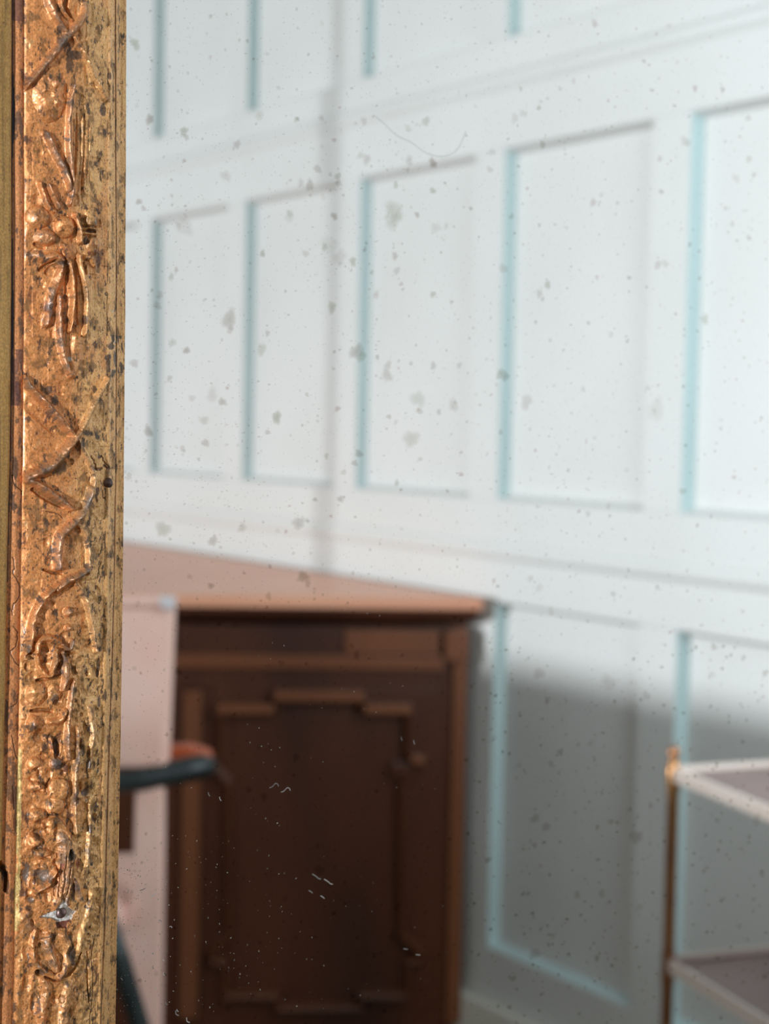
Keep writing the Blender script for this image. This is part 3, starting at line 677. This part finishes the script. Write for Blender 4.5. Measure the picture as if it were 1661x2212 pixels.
bp = nt.nodes.new('ShaderNodeBump'); bp.inputs['Strength'].default_value = .6; bp.inputs['Distance'].default_value = .00012
sep = nt.nodes.new('ShaderNodeSeparateColor'); K = nt.links
K.new(tc.outputs['Object'], mp.inputs[0]); K.new(mp.outputs[0], nz.inputs['Vector']); K.new(mp.outputs[0], n2n.inputs['Vector']); K.new(nz.outputs['Fac'], mr.inputs[0])
K.new(at1.outputs['Color'], mx.inputs[6]); K.new(mr.outputs[0], mx.inputs[7]); K.new(mx.outputs[2], mx2.inputs[6]); K.new(n2n.outputs['Fac'], r2.inputs[0]); K.new(r2.outputs[0], mx2.inputs[0])
K.new(mx2.outputs[2], b.inputs['Base Color']); K.new(at2.outputs['Color'], sep.inputs[0]); K.new(sep.outputs[0], b.inputs['Roughness']); K.new(sep.outputs[1], b.inputs['Metallic'])
K.new(nz.outputs['Fac'], bp.inputs['Height']); K.new(bp.outputs[0], b.inputs['Normal'])
M['gilt'] = g

# vertex positions and normals of the whole grid
PXg = np.stack([U - bow(Yg) * PXM, -HA, Z], -1).astype(np.float32)
du = np.gradient(PXg, axis=1); dz_ = np.gradient(PXg, axis=0)
NRM = np.cross(du, dz_); NRM /= np.linalg.norm(NRM, axis=-1, keepdims=True)      # faces -y
if NRM[..., 1].mean() > 0: NRM = -NRM
glass_c = (US + .35, 0, 1.17)
mirror = thing('mirror', (glass_c[0], -.001, .66), 'tall antique mirror with foxed glass in a worn gilt frame carved with leaves', 'mirror')
def grid_mesh(name, faces_idx, src, parent, m, P=PXg, N=NRM, CC=C, R=ROUGHA, MT=METAL):
    """faces_idx: (n,4) flat vertex indices into the grid"""
    used = np.unique(faces_idx); remap = np.full(P.shape[0] * P.shape[1], -1, np.int64); remap[used] = np.arange(len(used))
    f = remap[faces_idx].astype(np.int32); me = bpy.data.meshes.new(name)
    me.vertices.add(len(used)); me.vertices.foreach_set('co', P.reshape(-1, 3)[used].ravel())
    me.loops.add(f.size); me.loops.foreach_set('vertex_index', f.ravel())
    me.polygons.add(len(f)); me.polygons.foreach_set('loop_start', np.arange(0, f.size, 4, dtype=np.int32))
    me.update(calc_edges=True)
    me.polygons.foreach_set('use_smooth', np.ones(len(f), bool))
    ca = me.attributes.new('gilding', 'FLOAT_COLOR', 'POINT'); c4 = np.ones((len(used), 4), np.float32); c4[:, :3] = CC.reshape(-1, 3)[used]; ca.data.foreach_set('color', c4.ravel())
    cb = me.attributes.new('gloss', 'FLOAT_COLOR', 'POINT'); c4 = np.ones((len(used), 4), np.float32); c4[:, 0] = R.reshape(-1)[used]; c4[:, 1] = MT.reshape(-1)[used]; cb.data.foreach_set('color', c4.ravel())
    me.normals_split_custom_set_from_vertices(N.reshape(-1, 3)[used].tolist())
    me.materials.append(m)
    o = bpy.data.objects.new(name, me); COL.objects.link(o)
    if parent: o.parent = parent; o.matrix_parent_inverse = parent.matrix_world.inverted()
    return o
# face labels by the corner vertex
ii = np.arange(NZ * NX).reshape(NZ, NX)
quads = np.stack([ii[:-1, :-1], ii[:-1, 1:], ii[1:, 1:], ii[1:, :-1]], -1).reshape(-1, 4)
fl = LAB[:-1, :-1].reshape(-1)
order = np.argsort(fl, kind='stable'); fs = fl[order]; cuts = np.searchsorted(fs, np.arange(len(names) + 1))
bpy.context.view_layer.update()
band_o = grid_mesh('carved_band', quads[order[cuts[0]:cuts[1]]], None, mirror, g)
for k in range(1, len(names)):
    q = quads[order[cuts[k]:cuts[k + 1]]]
    if len(q) < 30: continue
    top_part = names[k] in ('fillet', 'outer_moulding', 'bead_moulding', 'sight_edge')
    grid_mesh(names[k], q, None, mirror if top_part else band_o, g)
# inner side of the rail, from the sight edge down to the pane
m = MB()
zr = rows[::6]; hr = HA[::6, -1]; cc = len(m.v)
me_p = [(US - b_, -h, z) for h, z, b_ in zip(hr, zr, bow(Yg[::6, -1]) * PXM)] + [(US + .0004 - b_, -.0032, z) for z, b_ in zip(zr, bow(Yg[::6, -1]) * PXM)]; n = len(zr)
m.v += me_p
for i in range(n - 1): m.f.append([i, i + 1, n + i + 1, n + i]); m.m.append(0)
gilt2 = noisy(mat('gilt_edge', (.6, .36, .13), .5, .5), (.36, .20, .07), (.72, .45, .17), (900, 900, 300), 5, .3, .65)
m.build('rebate_edge', gilt2, mirror, real=True)

# the remaining lengths of the frame (outside the photo) repeat the pattern on a coarser mesh
rs = np.unique(np.concatenate([np.arange(0, NZ, 12), [NZ - 1]])); cs = np.unique(np.concatenate([np.arange(0, NX, 5), [NX - 1]]))
gi = np.arange(len(rs) * len(cs)).reshape(len(rs), len(cs))
cq = np.stack([gi[:-1, :-1], gi[:-1, 1:], gi[1:, 1:], gi[1:, :-1]], -1).reshape(-1, 4)
T = Z1 - Z0; Pc = PXg[np.ix_(rs, cs)].copy(); Pc[..., 0] -= US; Pc[..., 2] -= Z0
sub = lambda A: np.ascontiguousarray(A[np.ix_(rs, cs)])
proto = grid_mesh('frame_length', cq, None, None, g, Pc, sub(NRM), sub(C), sub(ROUGHA), sub(METAL))
GW = .70
def place(rotz180, mir, loc, roty=0, sz=1.0, first=False):
    o = proto if first else proto.copy()
    if not first: COL.objects.link(o)
    M4 = Matrix.Translation(loc) @ Matrix.Rotation(roty, 4, 'Y') @ Matrix.Diagonal((-1 if rotz180 else 1, 1, -1 if mir else 1, 1)) @ Matrix.Diagonal((1, 1, sz, 1))
    o.parent = mirror; o.matrix_parent_inverse = mirror.matrix_world.inverted(); o.matrix_basis = M4
place(False, True, (US, 0, Z1 + T), first=True); place(False, True, (US, 0, Z0))
for k in range(3): place(True, k % 2 == 0, (US + GW, 0, Z0 - T + k * T + (T if k % 2 == 0 else 0)))
HS = GW / 2 / T
for k in range(2):
    place(False, k == 1, (US + (0 if k == 0 else GW), 0, Z1 + T), math.pi / 2, HS)
    place(True, k == 1, (US + (0 if k == 0 else GW), 0, Z0 - T), math.pi / 2, HS)
for x in (US - .0290, US + GW + .0290):
    for z in (Z0 - T - .0290, Z1 + T + .0290):
        m = MB(); rr = []
        for e, y in ((.029, .006), (.030, -.012), (.024, -.017), (.015, -.018), (.010, -.015), (.004, -.016)):
            rr.append([(x + sx * e, y, z + sz * e) for sx, sz in ((-1, -1), (1, -1), (1, 1), (-1, 1))])
        m.ring(rr); m.build('corner_block', gilt2, mirror, real=True)
backb = MB(); backb.box(US - .055, US + GW + .055, .004, .028, Z0 - T - .055, Z1 + T + .055); backb.build('backboard', M['wood'], mirror, real=True)

# nails
iron = noisy(mat('rusty_iron', (.13, .09, .08), .38, .7), (.10, .055, .045), (.30, .22, .20), (700, 700, 700), 4, .35, .7)
def nail(x, y, r, hh):
    u, z = px2uz(x, y, hh); m = MB(); R0 = r * PXM
    rr = []
    for k in range(6):
        a = k / 5 * math.pi / 2 * .97; rr.append([(u + R0 * math.cos(a) * math.cos(t) * (1 + .07 * math.sin(3 * t + x)), -hh + .0008 - R0 * .75 * math.sin(a), z + R0 * math.cos(a) * math.sin(t)) for t in np.linspace(0, 2 * math.pi, 21)[:-1]])
    m.ring(rr); o = m.build('nail', iron, mirror, real=True, smooth=True); o['label'] = 'dark iron nail head'
nail(134, 1973, 12, .0142); nail(236, 1043, 11, .0122)

# silvering with a fine speckle, pane in front of it, foxing between, dust on the pane
sv = bpy.data.materials.new('aged_silvering'); sv.use_nodes = True; nt = sv.node_tree; nt.nodes.clear(); K = nt.links
out = nt.nodes.new('ShaderNodeOutputMaterial'); gl = nt.nodes.new('ShaderNodeBsdfGlossy'); gl.inputs['Roughness'].default_value = 0
tc = nt.nodes.new('ShaderNodeTexCoord')
def speck(scale, rad, amt, dens):
    v = nt.nodes.new('ShaderNodeTexVoronoi'); v.inputs['Scale'].default_value = scale; K.new(tc.outputs['Object'], v.inputs['Vector'])
    r = nt.nodes.new('ShaderNodeMapRange'); r.inputs[1].default_value = rad; r.inputs[2].default_value = rad * .35; r.inputs[3].default_value = 0; r.inputs[4].default_value = 1; K.new(v.outputs['Distance'], r.inputs[0])
    s = nt.nodes.new('ShaderNodeSeparateColor'); K.new(v.outputs['Color'], s.inputs[0])
    t = nt.nodes.new('ShaderNodeMapRange'); t.inputs[1].default_value = 1 - dens; t.inputs[2].default_value = 1; t.inputs[3].default_value = 0; t.inputs[4].default_value = amt; K.new(s.outputs[0], t.inputs[0])
    p = nt.nodes.new('ShaderNodeMath'); p.operation = 'MULTIPLY'; K.new(r.outputs[0], p.inputs[0]); K.new(t.outputs[0], p.inputs[1]); return p
s1 = speck(900, .28, .34, .5); s2 = speck(330, .22, .42, .35)
ad = nt.nodes.new('ShaderNodeMath'); ad.operation = 'MAXIMUM'; K.new(s1.outputs[0], ad.inputs[0]); K.new(s2.outputs[0], ad.inputs[1])
mx = nt.nodes.new('ShaderNodeMix'); mx.data_type = 'RGBA'; mx.inputs[6].default_value = (.955, .96, .965, 1); mx.inputs[7].default_value = (.42, .38, .34, 1)
K.new(ad.outputs[0], mx.inputs[0]); K.new(mx.outputs[2], gl.inputs['Color']); K.new(gl.outputs[0], out.inputs[0])
def plate(name, y, m):
    q = MB(); q.poly([(US - .004, y, Z0 - T - .003), (US + GW + .004, y, Z0 - T - .003), (US + GW + .004, y, Z1 + T + .003), (US - .004, y, Z1 + T + .003)])
    return q.build(name, m, mirror, real=True)
plate('silvering', 0, sv)
pn = bpy.data.materials.new('glass_pane'); pn.use_nodes = True; nt = pn.node_tree; nt.nodes.clear(); K = nt.links
out = nt.nodes.new('ShaderNodeOutputMaterial'); tr = nt.nodes.new('ShaderNodeBsdfTransparent'); tr.inputs[0].default_value = (.985, .992, .985, 1)
gl = nt.nodes.new('ShaderNodeBsdfGlossy'); gl.inputs['Roughness'].default_value = 0; fr = nt.nodes.new('ShaderNodeFresnel'); fr.inputs[0].default_value = 1.3
mi = nt.nodes.new('ShaderNodeMixShader'); ge = nt.nodes.new('ShaderNodeNewGeometry'); iv = nt.nodes.new('ShaderNodeMath'); iv.operation = 'SUBTRACT'; iv.inputs[0].default_value = 1.0; K.new(ge.outputs['Backfacing'], iv.inputs[1]); fm = nt.nodes.new('ShaderNodeMath'); fm.operation = 'MULTIPLY'; K.new(fr.outputs[0], fm.inputs[0]); K.new(iv.outputs[0], fm.inputs[1]); K.new(fm.outputs[0], mi.inputs[0]); K.new(tr.outputs[0], mi.inputs[1]); K.new(gl.outputs[0], mi.inputs[2]); K.new(mi.outputs[0], out.inputs[0])
plate('glass_pane', -.0032, pn)

fx = bpy.data.materials.new('foxing'); fx.use_nodes = True; nt = fx.node_tree; nt.nodes.clear(); K = nt.links
out = nt.nodes.new('ShaderNodeOutputMaterial'); tr = nt.nodes.new('ShaderNodeBsdfTransparent'); aa = nt.nodes.new('ShaderNodeAttribute'); aa.attribute_name = 'tint'
K.new(aa.outputs['Color'], tr.inputs[0]); K.new(tr.outputs[0], out.inputs[0])
FV, FF, FT = [], [], []
def spot(px, py, r, a, tint=(.60, .54, .50), asp=1.2):
    u, z = px2uz(px, py, 0.0); ph = rng.uniform(0, 6.28, 4); D = DM / (.829 - .559 * (px - CX) / F)
    ru = r * D / F / max(.3, (.829 - .559 * (px - CX) / F) ) ; rz = r * D / F
    n = 18 if r > 5 else 9; b = len(FV); FV.append((u, -.0003, z)); FT.append([1 - a * .85 * (1 - t) for t in tint])
    a *= .72
    for k, (q, al) in enumerate(((.58, .9), (1.08, 0.0))):
        for i in range(n):
            t = 2 * math.pi * i / n; w_ = 1 + .16 * math.sin(2 * t + ph[0]) + .12 * math.sin(3 * t + ph[1]) + .09 * math.sin(5 * t + ph[2]) + .06 * math.sin(7 * t + ph[3])
            FV.append((u + ru * q * w_ * math.cos(t), -.0003, z + rz * asp * q * w_ * math.sin(t))); FT.append([1 - a * al * (1 - t_) for t_ in tint])
    for i in range(n):
        j = (i + 1) % n; FF.append((b, b + 1 + i, b + 1 + j)); FF.append((b + 1 + i, b + 1 + n + i, b + 1 + n + j, b + 1 + j))
big = [(292, 95, 11, .5), (323, 258, 10, .6), (397, 284, 10, .5), (402, 296, 7, .4), (398, 490, 20, .22), (386, 488, 8, .3), (495, 690, 18, .5), (497, 712, 8, .4), (403, 757, 8, .6), (565, 755, 12, .35), (578, 720, 6, .4),
       (598, 902, 12, .6), (578, 934, 6, .4), (640, 258, 6, .4), (643, 257, 5, .5), (722, 467, 8, .6), (694, 255, 6, .3), (686, 365, 9, .4), (669, 400, 11, .45), (650, 395, 8, .3), (732, 557, 18, .22), (710, 530, 20, .14), (626, 462, 8, .35),
       (850, 463, 24, .40), (856, 468, 14, .25), (935, 352, 10, .65), (770, 760, 16, .5), (781, 770, 11, .4), (717, 664, 11, .5), (762, 565, 9, .5), (853, 553, 8, .45), (901, 464, 6, .5), (935, 412, 7, .5), (857, 585, 8, .35), (935, 636, 7, .45),
       (884, 347, 10, .3), (792, 344, 10, .35), (779, 336, 8, .25), (855, 400, 7, .4), (920, 262, 10, .4), (786, 262, 8, .3), (882, 278, 8, .25), (941, 492, 11, .22), (964, 488, 6, .25), (836, 810, 13, .38), (838, 789, 9, .35), (840, 900, 6, .4), (888, 948, 18, .35), (903, 862, 17, .30), (979, 876, 12, .3),
       (936, 790, 8, .4), (992, 789, 7, .3), (888, 785, 5, .35), (948, 890, 6, .4), (906, 887, 8, .35), (1089, 811, 12, .45), (1079, 809, 9, .4), (1137, 868, 15, .30), (1087, 580, 10, .3), (1165, 634, 8, .35), (1172, 646, 5, .4), (1105, 468, 6, .35), (1172, 312, 8, .4), (1130, 245, 8, .25),
       (1112, 255, 10, .2), (1063, 328, 8, .25), (1058, 366, 7, .3), (1417, 885, 22, .18), (1523, 690, 10, .4), (1482, 308, 9, .25), (1592, 520, 4, .4), (1618, 344, 7, .3), (1628, 378, 6, .3), (1425, 343, 6, .35), (1428, 414, 6, .4), (1421, 572, 9, .35), (1437, 570, 8, .25), (1590, 385, 10, .2), (1616, 255, 7, .3),
       (352, 1143, 17, .45), (460, 1168, 11, .5), (320, 932, 11, .55), (523, 1140, 10, .35), (645, 1130, 14, .45), (655, 1246, 13, .6), (665, 1260, 8, .4), (580, 1288, 8, .4), (736, 1078, 8, .4), (290, 785, 10, .4), (444, 957, 9, .45), (366, 817, 7, .35), (373, 740, 9, .3), (340, 660, 9, .3), (278, 1030, 8, .3), (415, 860, 8, .25),
       (480, 868, 9, .5), (458, 853, 14, .22), (441, 908, 10, .35), (345, 638, 9, .3), (370, 598, 7, .4), (310, 450, 6, .4), (300, 436, 7, .55), (560, 250, 10, .22), (512, 312, 9, .4), (488, 380, 12, .25), (625, 467, 12, .2), (567, 548, 7, .55), (660, 548, 8, .3), (775, 980, 9, .45), (765, 1000, 7, .4), (705, 985, 6, .4), (742, 1020, 7, .3),
       (1375, 1808, 15, .45), (1155, 1768, 11, .35), (1180, 1786, 10, .35), (1247, 1933, 8, .4), (1300, 1930, 9, .3), (1155, 2060, 13, .3), (1165, 1455, 13, .3), (1315, 1475, 18, .22), (1395, 1502, 10, .3), (1380, 1960, 9, .2), (1635, 1770, 12, .2), (1333, 1777, 5, .5), (1321, 1775, 6, .4), (1141, 1930, 5, .5), (1131, 1930, 5, .5),
       (770, 1415, 8, .5), (760, 1395, 6, .4), (385, 1450, 8, .5), (640, 1635, 8, .5), (537, 1705, 8, .5), (570, 1722, 9, .4), (690, 1880, 12, .4), (1190, 1320, 8, .2), (1270, 1110, 6, .3), (1145, 1250, 7, .25), (1165, 1270, 9, .2), (1480, 305, 12, .2)]
for s_ in big: spot(s_[0], s_[1], s_[2], s_[3], tint=(.62, .57, .54) if rng.random() < .6 else (.60, .60, .52))
for _ in range(1500):
    x = rng.uniform(270, 1680); y = rng.uniform(-20, 2230); r = rng.gamma(1.6, 1.15) + .9
    spot(x, y, min(r, 8), rng.uniform(.14, .5), tint=(.58, .55, .50) if rng.random() < .7 else (.66, .54, .52))
for _ in range(260):
    x = rng.uniform(1010, 1661); y = rng.uniform(1380, 2212); spot(x, y, rng.uniform(1.5, 4.2), rng.uniform(.35, .75), tint=(.55, .55, .50))
for _ in range(260):      # clouds of pin-prick spots
    cx_, cy_ = [(725, 540), (340, 560), (400, 1000), (1160, 1000), (520, 1050), (300, 900)][rng.integers(6)]
    spot(cx_ + rng.normal(0, 60), cy_ + rng.normal(0, 80), rng.uniform(.8, 2), rng.uniform(.3, .6))
def ribbon(pts, w, a, tint, FVl, FFl, FTl, y0):
    P = smooth_poly(pts, 8); uz = [px2uz(p[0], p[1], -y0) for p in P]; b = len(FVl)
    for i, (u, z) in enumerate(uz):
        j0, j1 = max(i - 1, 0), min(i + 1, len(uz) - 1); t = np.array([uz[j1][0] - uz[j0][0], uz[j1][1] - uz[j0][1]]); t /= np.linalg.norm(t) + 1e-12; n_ = np.array([-t[1], t[0]]) * w * .00014
        for s in (-1, 1): FVl.append((float(u + n_[0] * s), y0, float(z + n_[1] * s))); FTl.append([1 - a * (1 - q) for q in tint])
    for i in range(len(uz) - 1): FFl.append((b + 2 * i, b + 2 * i + 1, b + 2 * i + 3, b + 2 * i + 2))
ribbon([(808, 248), (830, 266), (858, 292), (890, 308), (918, 328), (945, 337), (972, 334), (992, 318), (1008, 283)], 2.4, .18, (.55, .62, .62), FV, FF, FT, -.0003)
def raw_mesh(name, vs, fs, tints, m):
    me = bpy.data.meshes.new(name); me.from_pydata([tuple(map(float, v)) for v in vs], [], fs); me.materials.append(m)
    a_ = me.attributes.new('tint', 'FLOAT_COLOR', 'POINT'); c4 = np.ones((len(vs), 4), np.float32); c4[:, :3] = np.array(tints); a_.data.foreach_set('color', c4.ravel())
    o = bpy.data.objects.new(name, me); COL.objects.link(o); o.parent = mirror; o.matrix_parent_inverse = mirror.matrix_world.inverted(); o['kind'] = 'stuff'; return o
raw_mesh('foxing', FV, FF, FT, fx)
DV, DF, DT = [], [], []
def fleck(px, py, r, asp=1.0, ang=0.0):
    u, z = px2uz(px, py, .0034); k = r * .00013; b = len(DV)
    for i in range(6):
        t = i * math.pi / 3; a_, b_ = k * asp * math.cos(t), k * math.sin(t); DV.append((float(u + a_ * math.cos(ang) - b_ * math.sin(ang)), -.0034, float(z + a_ * math.sin(ang) + b_ * math.cos(ang)))); DT.append((1, 1, 1))
    DF.append(tuple(range(b, b + 6)))
for p, w_ in (([(607, 1711), (613, 1709), (620, 1702), (625, 1703), (627, 1708)], .9), ([(474, 1721), (475, 1726), (478, 1730)], 1.0), ([(893, 1599), (895, 1606), (896, 1608)], 1.0),
              ([(700, 1899), (708, 1904), (714, 1909), (719, 1910)], 1.3), ([(692, 1935), (696, 1937), (701, 1941)], 1.2), ([(898, 2062), (908, 2063)], 1.1), ([(325, 1936), (332, 1934), (336, 1931)], 1.0), ([(403, 2198), (404, 2206), (410, 2209)], 1.2),
              ([(262, 2113), (265, 2118)], 1.0), ([(352, 2073), (355, 2075)], 1.2), ([(354, 2100), (353, 2105), (356, 2107)], 1.0), ([(366, 2002), (369, 2001), (372, 2004)], 1.0), ([(382, 2180), (383, 2184), (386, 2185)], .9), ([(1303, 1864), (1302, 1872)], .9)):
    ribbon(p, w_ * .8, 0, (1, 1, 1), DV, DF, DT, -.0034)
for x, y, r in ((1127, 1850, 1.5), (599, 1778, 1.5), (565, 1612, 1), (586, 1620, 1), (469, 1867, 1), (491, 1885, 1.2), (365, 1955, 1.3), (268, 1996, 1.2), (373, 2027, 1.2), (368, 2066, 1), (337, 2134, 1.2), (1492, 1560, 1.6), (940, 1320, 1.2), (745, 1318, 1), (870, 1482, 1), (765, 1494, 1.2), (778, 2150, 1), (820, 1330, 1)):
    fleck(x, y, r, rng.uniform(1, 1.6), rng.uniform(0, 3))
for _ in range(150): fleck(rng.uniform(262, 700) if rng.random() < .6 else rng.uniform(262, 1400), 2212 - rng.gamma(1.7, 160), rng.uniform(.35, .9), rng.uniform(1, 3), rng.uniform(0, 3))
for _ in range(110): fleck(240 + rng.gamma(2, 22), rng.uniform(1850, 2212), rng.uniform(.3, .8), rng.uniform(1, 3.5), rng.uniform(0, 3))
dm = mat('dust', (.42, .41, .39), .9); raw_mesh('dust', DV, DF, DT, dm)
